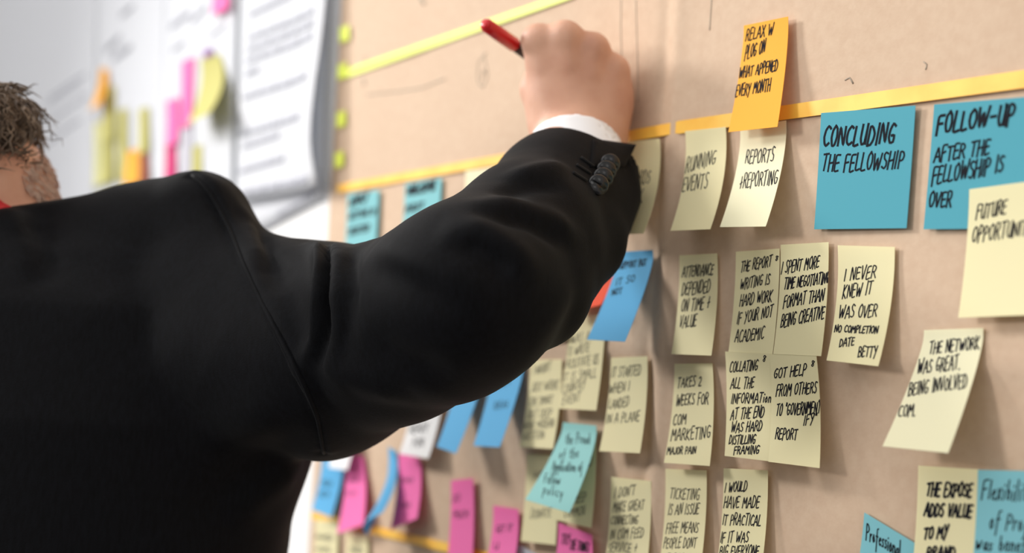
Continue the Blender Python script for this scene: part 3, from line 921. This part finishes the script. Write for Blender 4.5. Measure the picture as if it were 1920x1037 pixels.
M_SHOE = material('black_leather', srgb(18, 17, 17), 0.35)
M_EYE = material('eye_white', srgb(225, 222, 216), 0.2)

# --- joints
SHO = J(490, 600, .885)
ELB = J(885, 552, .745)
WRI = J(1085, 262, .915)
SHL = J(-455, 520, .95)
HIPZ = .93
wr = [J(1042, 252, .920), J(1070, 252, .915), J(1100, 254, .916), J(1128, 262, .919)]
mcp = [J(1008, 78, .910), J(1060, 72, .904), J(1112, 94, .909), J(1150, 134, .917)]
HLO = np.min([J(960, 290, .87), J(1210, 20, .87), J(960, 20, 1.0), J(1210, 290, 1.0)], 0)
HHI = np.max([J(960, 290, .87), J(1210, 20, .87), J(960, 20, 1.0), J(1210, 290, 1.0)], 0)
HC = J(-254, 176, .915)
UH = np.array([-.50, .14, .86])
UH /= np.linalg.norm(UH)
fa = math.radians(-8)
FHD = np.array([math.sin(fa), math.cos(fa), 0])
FHD = FHD - UH * (FHD @ UH)
FHD /= np.linalg.norm(FHD)
RHD = np.cross(FHD, UH)
HR = np.array([RHD, FHD, UH])
hp = lambda r, f, u: HC + RHD * r + FHD * f + UH * u

# --- body: one continuous surface (head, neck, trunk, arms, hands, legs)
bod = Field(grid(-.62, .56, .012, [(HLO[0], HHI[0], .0016), (HC[0] - .14, HC[0] + .17, .005)]),
            grid(-.32, .42, .012, [(HLO[1], HHI[1], .0018), (HC[1] - .15, HC[1] + .15, .006)]),
            grid(.0, 1.86, .014, [(HLO[2], HHI[2], .0016), (HC[2] - .16, HC[2] + .16, .005)]))
bod.loft([(.86, 0, 0, .165, .105), (1.0, 0, 0, .15, .10), (1.2, 0, 0, .175, .105), (1.34, 0, .0, .17, .095), (1.41, 0, 0, .10, .07)], .03)
bod.cone(J(40, 540, .94), J(320, 520, .92), .045, .040, .04)
bod.cone(J(320, 520, .92), SHO, .040, .044, .03)
bod.cone(J(-110, 520, .93), J(-400, 520, .95), .05, .045, .04)
NB, NT = J(-24, 470, .925), J(-64, 330, .915)
bod.cone(NB, NT, .060, .052, .03)
bod.cone(NT, hp(0, -.005, -.02), .050, .050, .02)
bod.cone(J(0, 332, .940), J(50, 342, .945), .020, .0150, .02)
bod.chain([SHO, ELB, WRI], [.044, .036, .027], .02)
ELL_ = SHL + np.array([-.06, -.03, -.29])
HNL = np.array([-.215, .06, .93])
bod.chain([SHL, ELL_, HNL], [.05, .039, .027], .02)
bod.chain([HNL, HNL + [.015, .035, -.05], HNL + [.03, .05, -.10]], [.027, .032, .022], .02)
for sx in (-1, 1):
    bod.chain([(sx * .10, .0, .88), (sx * .11, .01, .50), (sx * .12, -.02, .09)], [.092, .056, .04], .04)
    bod.cone((sx * .12, -.03, .045), (sx * .135, .13, .03), .036, .028, .02)
# right hand, back towards the room, fingers closed round the pen
rw = [.0165, .0160, .0160, .0165]
rm = [.0118, .0122, .0116, .0106]
for i in range(4):
    bod.cone(wr[i], mcp[i], rw[i], rm[i], .016)
    bod.cone(J(1062 + i * 16, 335, .905), wr[i], .017, rw[i], .010)
bod.cone(J(1040, 190, .918), J(1135, 195, .930), .017, .017, .014)
bod.ell(J(1142, 190, .921), (.0165, .015, .028), None, .012)
fing = [
    [mcp[0], J(1008, 84, .956), J(1046, 118, .977), J(1068, 142, .986)],
    [mcp[1], J(1052, 88, .948), J(1064, 132, .962), J(1062, 166, .964)],
    [mcp[2], J(1094, 112, .944), J(1090, 160, .952), J(1082, 190, .940)],
    [mcp[3], J(1128, 150, .940), J(1118, 188, .944), J(1108, 206, .934)]]
frr = [[.0112, .0092, .0082, .0070], [.0116, .0094, .0084, .0072], [.0110, .0090, .0080, .0070], [.0100, .0080, .0072, .0062]]
for p, r in zip(fing, frr):
    bod.chain(p, r, .004)
    bod.ell(p[0] + np.array([0, -.002, .001]), (.0105, .0105, .0105), None, .006)
bod.chain([J(1032, 225, .922), J(1008, 168, .928), J(1008, 150, .948), J(1036, 160, .963)], [.0165, .0122, .0098, .0078], .008)
# tendons fanning over the back of the hand
for i in range(4):
    a, b = wr[i] * .35 + mcp[i] * .65, mcp[i]
    off = np.array([0, -.0095, .003])
    bod.cone(a + off, b + off * .7, .0032, .0040, .007)
# head
bod.ell(hp(0, -.012, .012), (.072, .092, .100), HR, .02)
bod.ell(hp(0, .022, -.055), (.056, .066, .066), HR, .03)
bod.cone(hp(.052, .0, -.070), hp(.018, .070, -.104), .020, .018, .02)
bod.cone(hp(-.052, .0, -.070), hp(-.018, .070, -.104), .020, .018, .02)
bod.cone(hp(0, .084, .012), hp(0, .104, -.030), .008, .013, .012)
for sx in (-1, 1):
    bod.ell(hp(sx * .033, .088, .012), (.016, .014, .011), HR, .01, op='sub')
    bod.cone(hp(sx * .015, .086, .028), hp(sx * .048, .070, .028), .008, .007, .012)
    bod.ell(hp(sx * .069, .0, -.012), (.009, .017, .029), HR, .008)
    bod.ell(hp(sx * .040, .066, -.028), (.018, .016, .018), HR, .02)
bod.cone(hp(-.02, .082, -.062), hp(.02, .082, -.062), .008, .008, .006)
bod.cone(hp(-.017, .080, -.073), hp(.017, .080, -.073), .008, .008, .005)
bod.cone(hp(-.03, .096, -.0675), hp(.03, .096, -.0675), .002, .002, .003, op='sub')
V, F = bod.mesh()
V = smooth(V, F, 2, .45)
man = mesh_obj('person', V, F, M_SKIN, smooth=True)
man.location = P0
man.rotation_euler = (0, 0, math.atan2(FH[1], FH[0]) - math.pi / 2)
tag(man, 'man from behind in a black jacket, right arm raised to write', 'person')


def child(name, V, F, m, parent=man, sm=True, mi=None):
    return mesh_obj(name, V, F, m, parent, mi, sm)


for sx in (-1, 1):
    ge = Geo()
    tube(ge, [hp(sx * .033, .073 + d, .012) for d in (-.011, -.008, 0, .006, .0095, .011)], [.002, .008, .0115, .0098, .0055, .001], 14)
    ge.obj('eye', M_EYE, man, True)

# --- jacket
x0, x1 = J(-60, 500, .86)[0], J(1235, 500, .9)[0]
FX = (x0, J(1235, 400, .93)[0], .0027)
zt = J(400, 250, .89)[2]
zb = J(500, 1080, .93)[2]
jac = Field(grid(-.66, FX[1] + .01, .014, [FX]),
            grid(-.36, .30, .010, [(-.30, .10, .0030)]),
            grid(.74, zt + .03, .016, [(zb, zt, .0027)]))
jac.loft([(.78, 0, 0, .245, .150), (.95, 0, 0, .232, .142), (1.10, 0, 0, .238, .138), (1.19, .003, 0, .242, .136), (1.28, 0, 0, .246, .134), (1.36, -.01, .005, .225, .122),
          (1.40, -.01, .012, .17, .10), (1.425, -.01, .02, .09, .07)], .03)
jac.cone(J(95, 522, .925), J(300, 470, .912), .053, .050, .03)                # right shoulder yoke
jac.cone(J(300, 466, .912), J(368, 424, .900), .050, .0385, .02)              # padded shoulder end
jac.cone(J(376, 420, .900), J(414, 545, .880), .0385, .050, .010)              # sleeve head
jac.cone(J(420, 565, .885), J(520, 645, .870), .054, .076, .012)
jac.cone(J(-130, 520, .93), J(-420, 500, .955), .058, .060, .05)
jac.ell(J(250, 640, .905), (.12, .060, .09), None, .04)                        # shoulder blade
jac.ell(J(425, 740, .91), (.068, .075, .10), None, .03)                       # cloth under the arm
jac.cone(J(-150, 430, .90), J(20, 436, .872), .014, .015, .012)                # collar
jac.cone(J(20, 436, .872), J(100, 438, .935), .015, .018, .012)
up = [J(500, 640, .875), J(600, 657, .852), J(740, 622, .80), J(840, 578, .757), J(885, 548, .740)]
jac.chain(up, [.077, .0755, .0600, .0575, .0560], .012)
fo = [J(880, 545, .740), J(985, 440, .80), J(1040, 365, .858), J(1096, 298, .900), J(1110, 270, .915)]
jac.chain(fo, [.0550, .0475, .0435, .0405, .0400], .010)
# the cuff end: cut across and hollowed
cn = LR @ (M @ np.array([.06, .80, -.60]))
cn /= np.linalg.norm(cn)
cc = J(1096, 319, .893)


def cuffplane(P):
    d = -((P - cc.astype(np.float32)) @ cn.astype(np.float32))
    return d


jac.put(cuffplane, cc - .075, cc + .085, 0.0005, m=.0, op='sub')
jac.cone(cc - cn * .004, cc + cn * .03, .0375, .0375, .002, op='sub')
jac.chain([J(1141, 368, .885), J(1088, 455, .835), J(1000, 550, .775), J(900, 560, .75)], [.0245, .0300, .035, .052], .010)
# left sleeve
jac.chain([SHL, ELL_, HNL], [.075, .060, .046], .03)
V, F = jac.mesh()
V = smooth(V, F, 3, .5)
SURF = Surface(V, F)


def trace(px, n=10):
    out = []
    P = round_off(np.array(px, float), max(4, np.hypot(*(np.array(px[-1]) - px[0])) / 40))
    for x, y in P:
        h, _ = SURF.hit(x, y)
        if h is not None and (not out or np.linalg.norm(h - out[-1]) < .05):
            out.append(h)
    return np.array(out)


def fold(px, width, height, taper=True):
    global V
    pts = trace(px)
    if len(pts) < 2:
        return
    d = seg_dist(V, pts)
    near = d < width * 3
    f = np.zeros(len(V))
    f[near] = height * np.exp(-(d[near] / width) ** 2)
    if taper:
        L = np.linalg.norm(pts[-1] - pts[0]) + 1e-6
        t = (V - pts[0]) @ (pts[-1] - pts[0]) / L / L
        f *= np.clip(.25 + 3 * np.minimum(t, 1 - t), .0, 1)
    V = V + normals(V, F) * f[:, None]


SEAM = [(357, 331), (380, 350), (405, 390), (430, 440), (455, 500), (490, 575), (530, 650), (565, 720), (592, 785), (604, 850)]
SEAM2 = [(x + 9, y - 5) for x, y in SEAM]
fold(SEAM2, .006, .0030, False)
fold(SEAM, .0030, -.0048, False)
fold([(478, 424), (492, 446), (508, 490), (524, 540)], .006, -.006)
fold([(462, 405), (470, 440), (490, 500)], .008, .005)
fold([(388, 330), (410, 350), (440, 385), (470, 420)], .010, .003)
# rolled folds at the top of the sleeve
fold([(588, 458), (602, 475), (609, 510), (605, 570), (592, 630), (570, 690)], .0060, .0110)
fold([(606, 462), (624, 490), (628, 540), (622, 610), (604, 680)], .0045, -.0110)
fold([(628, 462), (642, 495), (645, 550), (640, 610), (622, 690)], .0060, .0105)
fold([(660, 470), (664, 530), (660, 620)], .006, -.004)
fold([(520, 480), (545, 540), (575, 610), (590, 670)], .010, -.004)
fold([(500, 560), (540, 640), (575, 710), (600, 770)], .009, .004)
# drag lines along the sleeve
fold([(838, 425), (900, 440), (960, 475), (1010, 520)], .012, .006)
fold([(850, 455), (905, 475), (960, 515)], .008, -.006)
fold([(700, 475), (770, 490), (850, 520), (930, 580)], .014, .005)
fold([(690, 500), (780, 530), (860, 575)], .010, -.004)
fold([(880, 385), (950, 385), (1030, 410), (1090, 450)], .010, .005)
fold([(900, 405), (980, 415), (1060, 455)], .007, -.005)
fold([(950, 335), (1010, 318), (1060, 312)], .008, .004)
fold([(930, 365), (1000, 350), (1060, 350)], .007, -.0035)
fold([(1150, 440), (1090, 500), (1040, 590), (1000, 640)], .012, .003)
fold([(760, 740), (700, 720), (650, 700), (610, 720)], .014, .005)
fold([(840, 700), (760, 680), (690, 640)], .014, -.004)
# back of the jacket
fold([(60, 395), (78, 440), (90, 490), (92, 530)], .012, -.006)
fold([(20, 410), (40, 460), (60, 520)], .014, .004)
fold([(430, 960), (520, 900), (585, 850)], .016, .006)
fold([(360, 980), (470, 890), (560, 810)], .018, -.005)
fold([(350, 860), (450, 800), (540, 760)], .018, .004)
fold([(150, 520), (260, 620), (340, 760)], .03, .004)
V = smooth(V, F, 2, .5)
jk = child('jacket', V, F, M_JACKET)
SURF = Surface(V, F)
def seam_line(name, px, rad, up):
    g_ = Geo()
    P_ = []
    for x, y in round_off(np.array(px, float), 8):
        h, n = SURF.hit(x, y)
        if h is not None:
            P_.append(h + n * up)
    P_ = np.array(P_)
    for _ in range(2):
        P_[1:-1] = (P_[:-2] + P_[1:-1] * 2 + P_[2:]) / 4
    tube(g_, P_, rad, 8)
    g_.obj(name, M_JACKET, jk, True)


seam_line('shoulder_seam', [(x + 4, y - 2) for x, y in SEAM], .0016, .0004)
# vent corner standing out at the cuff
gv = Geo()
rows = []
for k in range(9):
    t = k / 8
    row, zl = [], None
    xa, ya = 1112 + (1106 - 1112) * t, 262 + (314 - 262) * t
    xb, yb = 1192 + (1170 - 1192) * t, 273 + (312 - 273) * t
    for q in range(10):
        u = q / 9
        px, py = xa + (xb - xa) * u, ya + (yb - ya) * u
        d = LR @ ray(px, py)
        h, n = SURF.hit(px, py)
        z = np.linalg.norm(h - CAML) - (.0012 + .0016 * u) * (1 - .8 * t * t * (1 - u)) if h is not None else None
        zp = .879 * 1.044 * np.linalg.norm(d)
        if z is None or z > zp + .01:
            z = zp
        row.append(z)
    rows.append(row)
Zg = np.array(rows)
for _ in range(12):
    Zs = Zg.copy()
    Zs[:, 1:-1] = (Zg[:, :-2] + Zg[:, 1:-1] + Zg[:, 2:]) / 3
    Zs[1:-1] = (Zs[:-2] + Zs[1:-1] + Zs[2:]) / 3
    Zg = np.minimum(Zs, Zg + .0004)
gvv = []
for k in range(9):
    t = k / 8
    xa, ya = 1112 + (1106 - 1112) * t, 262 + (314 - 262) * t
    xb, yb = 1192 + (1170 - 1192) * t, 273 + (312 - 273) * t
    for q in range(10):
        u = q / 9
        d = LR @ ray(xa + (xb - xa) * u, ya + (yb - ya) * u)
        gvv.append(CAML + d / np.linalg.norm(d) * Zg[k, q])
gv.add(gvv, [(k * 10 + q, k * 10 + q + 1, k * 10 + q + 11, k * 10 + q + 10) for k in range(8) for q in range(9)])
fp = gv.obj('cuff_vent', M_JACKET, jk, True)
s_ = fp.modifiers.new('t', 'SOLIDIFY')
s_.thickness = .0020
s_.offset = 0
NV = LR @ (M @ np.array([0, 0, 1.0]))
# buttons on the cuff
for (bx, by) in ((1140, 310), (1133, 323), (1127, 336), (1118, 349)):
    h, n = SURF.hit(bx, by)
    if h is None:
        continue
    n = n * .15 + NV * .85
    n /= np.linalg.norm(n)
    gb = Geo()
    prof = [(.0, .0), (.0060, .0002), (.0072, .0012), (.0072, .0026), (.0062, .0036), (.0050, .0032), (.0030, .0026), (.0002, .0025)]
    tube(gb, [h + n * (.0044 + z) for r, z in prof], [max(r, .0001) for r, z in prof], 24)
    bm_t = np.cross(n, [0, 0, 1.0])
    for sg in (-1, 1):
        tube(gb, [h + n * .0068 + bm_t * sg * .0017, h + n * .0074 + bm_t * sg * .0017], .0007, 8)
    gb.obj('button', M_BUTTON, jk, True)
for (a, b) in (((1088, 296), (1112, 313)), ((1080, 310), (1106, 326)), ((1074, 325), (1099, 340))):
    pts, ns = [], []
    for k in range(7):
        h, n = SURF.hit(a[0] + (b[0] - a[0]) * k / 6, a[1] + (b[1] - a[1]) * k / 6)
        if h is not None:
            pts.append(h + n * .0007)
            ns.append(n)
    gb = Geo()
    if len(pts) > 2:
        tube(gb, pts, .0011, 6)
        gb.obj('buttonhole', M_THREAD, jk, True)

# --- shirt cuff
cf = Field(*[grid(a - .06, a + .06, .0016) for a in J(1078, 272, .900)])
ca, cb = J(1090, 320, .890), J(1077, 272, .902)
cf.cone(ca, cb, .0350, .0345, .001)
cf.put(lambda P: -((P - cb.astype(np.float32)) @ cn.astype(np.float32)), cb - .06, cb + .06, .002, m=0, op='sub')
cf.cone(ca, cb + cn * .03, .0320, .0320, .001, op='sub')
V, F = cf.mesh()
child('shirt_cuff', smooth(V, F, 3), F, M_SHIRT)

# --- hair: a cap with waved locks lying over it
rs = np.random.RandomState(5)
cap = Field(*[grid(c - .16, c + .16, .0035) for c in HC])
cap.ell(hp(0, -.018, .018), (.0725, .094, .097), HR, .01)
cap.ell(hp(.03, -.040, -.026), (.042, .050, .040), HR, .03)
cap.ell(hp(-.03, -.040, -.026), (.042, .050, .040), HR, .03)
cap.ell(J(-58, 252, .900), (.0455, .055, .031), HR, .02)
cap.put(lambda P: np.maximum(((P - hp(0, .055, 0).astype(np.float32)) @ -FHD.astype(np.float32)), ((P - hp(0, 0, .06).astype(np.float32)) @ UH.astype(np.float32))), HC - .2, HC + .2, .01, m=0, op='sub')
V, F = cap.mesh()
N = normals(V, F)
V = V + N * (.0035 * np.sin(V[:, 0:1] * 420 + 3 * np.sin(V[:, 2:3] * 150)) * np.sin(V[:, 2:3] * 260 + V[:, 1:2] * 190))
gh = Geo()
gh.add(V, F)
N = normals(V, F)
ids = rs.choice(len(V), 5600)
for i in ids:
    p = V[i]
    n = N[i]
    q = (p - HC) @ HR.T
    dn = -UH - n * (-UH @ n)
    dn /= np.linalg.norm(dn) + 1e-9
    sd = np.cross(n, dn)
    L = rs.uniform(.014, .034)
    ph, am, wl = rs.uniform(0, 6.3), rs.uniform(.002, .0050), rs.uniform(.010, .018)
    sk = rs.uniform(-.3, .3)
    P = [p + dn * (L * t) + sd * (am * math.sin(ph + L * t / wl * 6.28) + sk * L * t) + n * (.0005 + .002 * math.sin(math.pi * t) - .002 * t * t) for t in np.linspace(0, 1, 8)]
    tube(gh, P, np.array([.0004, .0007, .0009, .0009, .0008, .0006, .0004, .0001]), 5, 0, False)
gh.obj('hair', M_HAIR, man, True)
# --- short beard along the jaw and down the side of the neck
SB = BVHTree.FromPolygons([tuple(v.co) for v in man.data.vertices], [tuple(p.vertices) for p in man.data.polygons])
gb = Geo()
bv, bf = man.data.vertices, []
BV = np.array([v.co[:] for v in bv])
BQ = (BV - HC) @ HR.T
JW = J(80, 350, .93)
inb = (np.linalg.norm((BV - JW) * [1, .6, 1], axis=1) < .024) | ((BQ[:, 2] < -.06) & (BQ[:, 2] > -.135) & (BQ[:, 1] > .03) & ~((BQ[:, 1] > .075) & (BQ[:, 2] > -.085)))
inb &= BV[:, 2] > J(80, 400, .93)[2]
BI = np.where(inb)[0]
used = {}
for p in man.data.polygons:
    if all(inb[i] for i in p.vertices):
        bf.append([used.setdefault(i, len(used)) for i in p.vertices])
gb.add([BV[i] + np.array(bv[i].normal) * .0006 for i in used], bf, 1)
for k in range(1300):
    i = BI[rs.randint(len(BI))]
    p, n = BV[i], np.array(bv[int(i)].normal)
    d = np.array([.5, .2, -.85]) + rs.uniform(-.4, .4, 3)
    d = d - n * (d @ n) + n * .35
    d /= np.linalg.norm(d)
    L = rs.uniform(.005, .010)
    tube(gb, [p, p + d * L * .5 + n * .001, p + d * L], [.0004, .0004, .0002], 4, 0, False)
gb.obj('beard', [M_BEARD, M_SKIN], man, True)

# --- red strap round the neck, just above the collar
gs = Geo()
NA = NT - NB
NA /= np.linalg.norm(NA)
e1 = np.cross(NA, [0, 1, 0])
e1 /= np.linalg.norm(e1)
e2 = np.cross(NA, e1)
pts, nn = [], []
sc_ = NB + NA * .095
for k in range(61):
    a = 2 * math.pi * k / 60
    r = e1 * math.cos(a) + e2 * math.sin(a)
    tilt = -1.7 * r[0] * .0605
    q = sc_ + r * .062 + NA * tilt
    h = SB.find_nearest(Vector(q))
    nq = np.array(h[1])
    pts.append(np.array(h[0]) + nq * .0022)
    nn.append(nq)
ribbon(gs, pts, nn, .012, 0)
st = gs.obj('neck_strap', M_RED, man, True)
sm_ = st.modifiers.new('t', 'SOLIDIFY')
sm_.thickness = .0018
sm_.offset = 0

# --- trousers and shoes (below the picture)
tr = Field(grid(-.32, .32, .010), grid(-.22, .22, .010), grid(.03, .98, .010))
tr.loft([(.80, 0, 0, .20, .125), (.97, 0, 0, .19, .118)], .03)
for sx in (-1, 1):
    tr.chain([(sx * .10, 0, .86), (sx * .112, .008, .50), (sx * .12, -.015, .075)], [.112, .080, .066], .04)
V, F = tr.mesh()
child('trousers', smooth(V, F, 3), F, M_TROUSER)
for sx in (-1, 1):
    sh = Field(grid(sx * .13 - .08, sx * .13 + .08, .005), grid(-.12, .24, .006), grid(-.02, .14, .005))
    sh.cone((sx * .12, -.045, .05), (sx * .137, .145, .036), .045, .038, .02)
    sh.cone((sx * .12, -.02, .05), (sx * .12, -.02, .085), .046, .044, .02)
    sh.put(lambda P: P[..., 2] - .001, (-.5, -.5, -.1), (.5, .5, .2), .002, m=0, op='sub')
    V, F = sh.mesh()
    child('shoe', smooth(V, F, 2), F, M_SHOE)

# ------------------------------------------------------------------ the red pen in his hand
TIP = on_wall(1076, 161, .006)
TAIL = at(907, 44, .897)
ax = (TIP - TAIL) / np.linalg.norm(TIP - TAIL)
PL = np.linalg.norm(TIP - TAIL)
pen = bpy.data.objects.new('marker_pen', None)
COL.objects.link(pen)
pen.location = TAIL
tag(pen, 'slim red pen held in the raised hand, its end pointing up and left', 'pen')


def penpart(name, prof, m):
    g_ = Geo()
    tube(g_, [ax * l for l, r in prof], [r for l, r in prof], 28)
    return g_.obj(name, m, pen, True)


M_PEN = material('red_plastic', srgb(206, 22, 30), 0.25)
M_PEN2 = material('dark_grip', srgb(52, 40, 40), 0.5)
penpart('barrel', [(.0035, .0046), (.004, .0052), (.02, .0056), (.040, .0056), (.0415, .0050)], M_PEN)
penpart('end_plug', [(0, .0002), (.0003, .0032), (.0012, .0041), (.0036, .0044)], M_PEN)
penpart('grip', [(.0415, .0042), (.046, .0050), (PL * .75, .0050), (PL * .86, .0040), (PL * .92, .0026)], M_PEN2)
penpart('nib', [(PL * .92, .0020), (PL * .97, .0014), (PL, .0006)], material('felt_nib', srgb(30, 30, 32), 0.8))
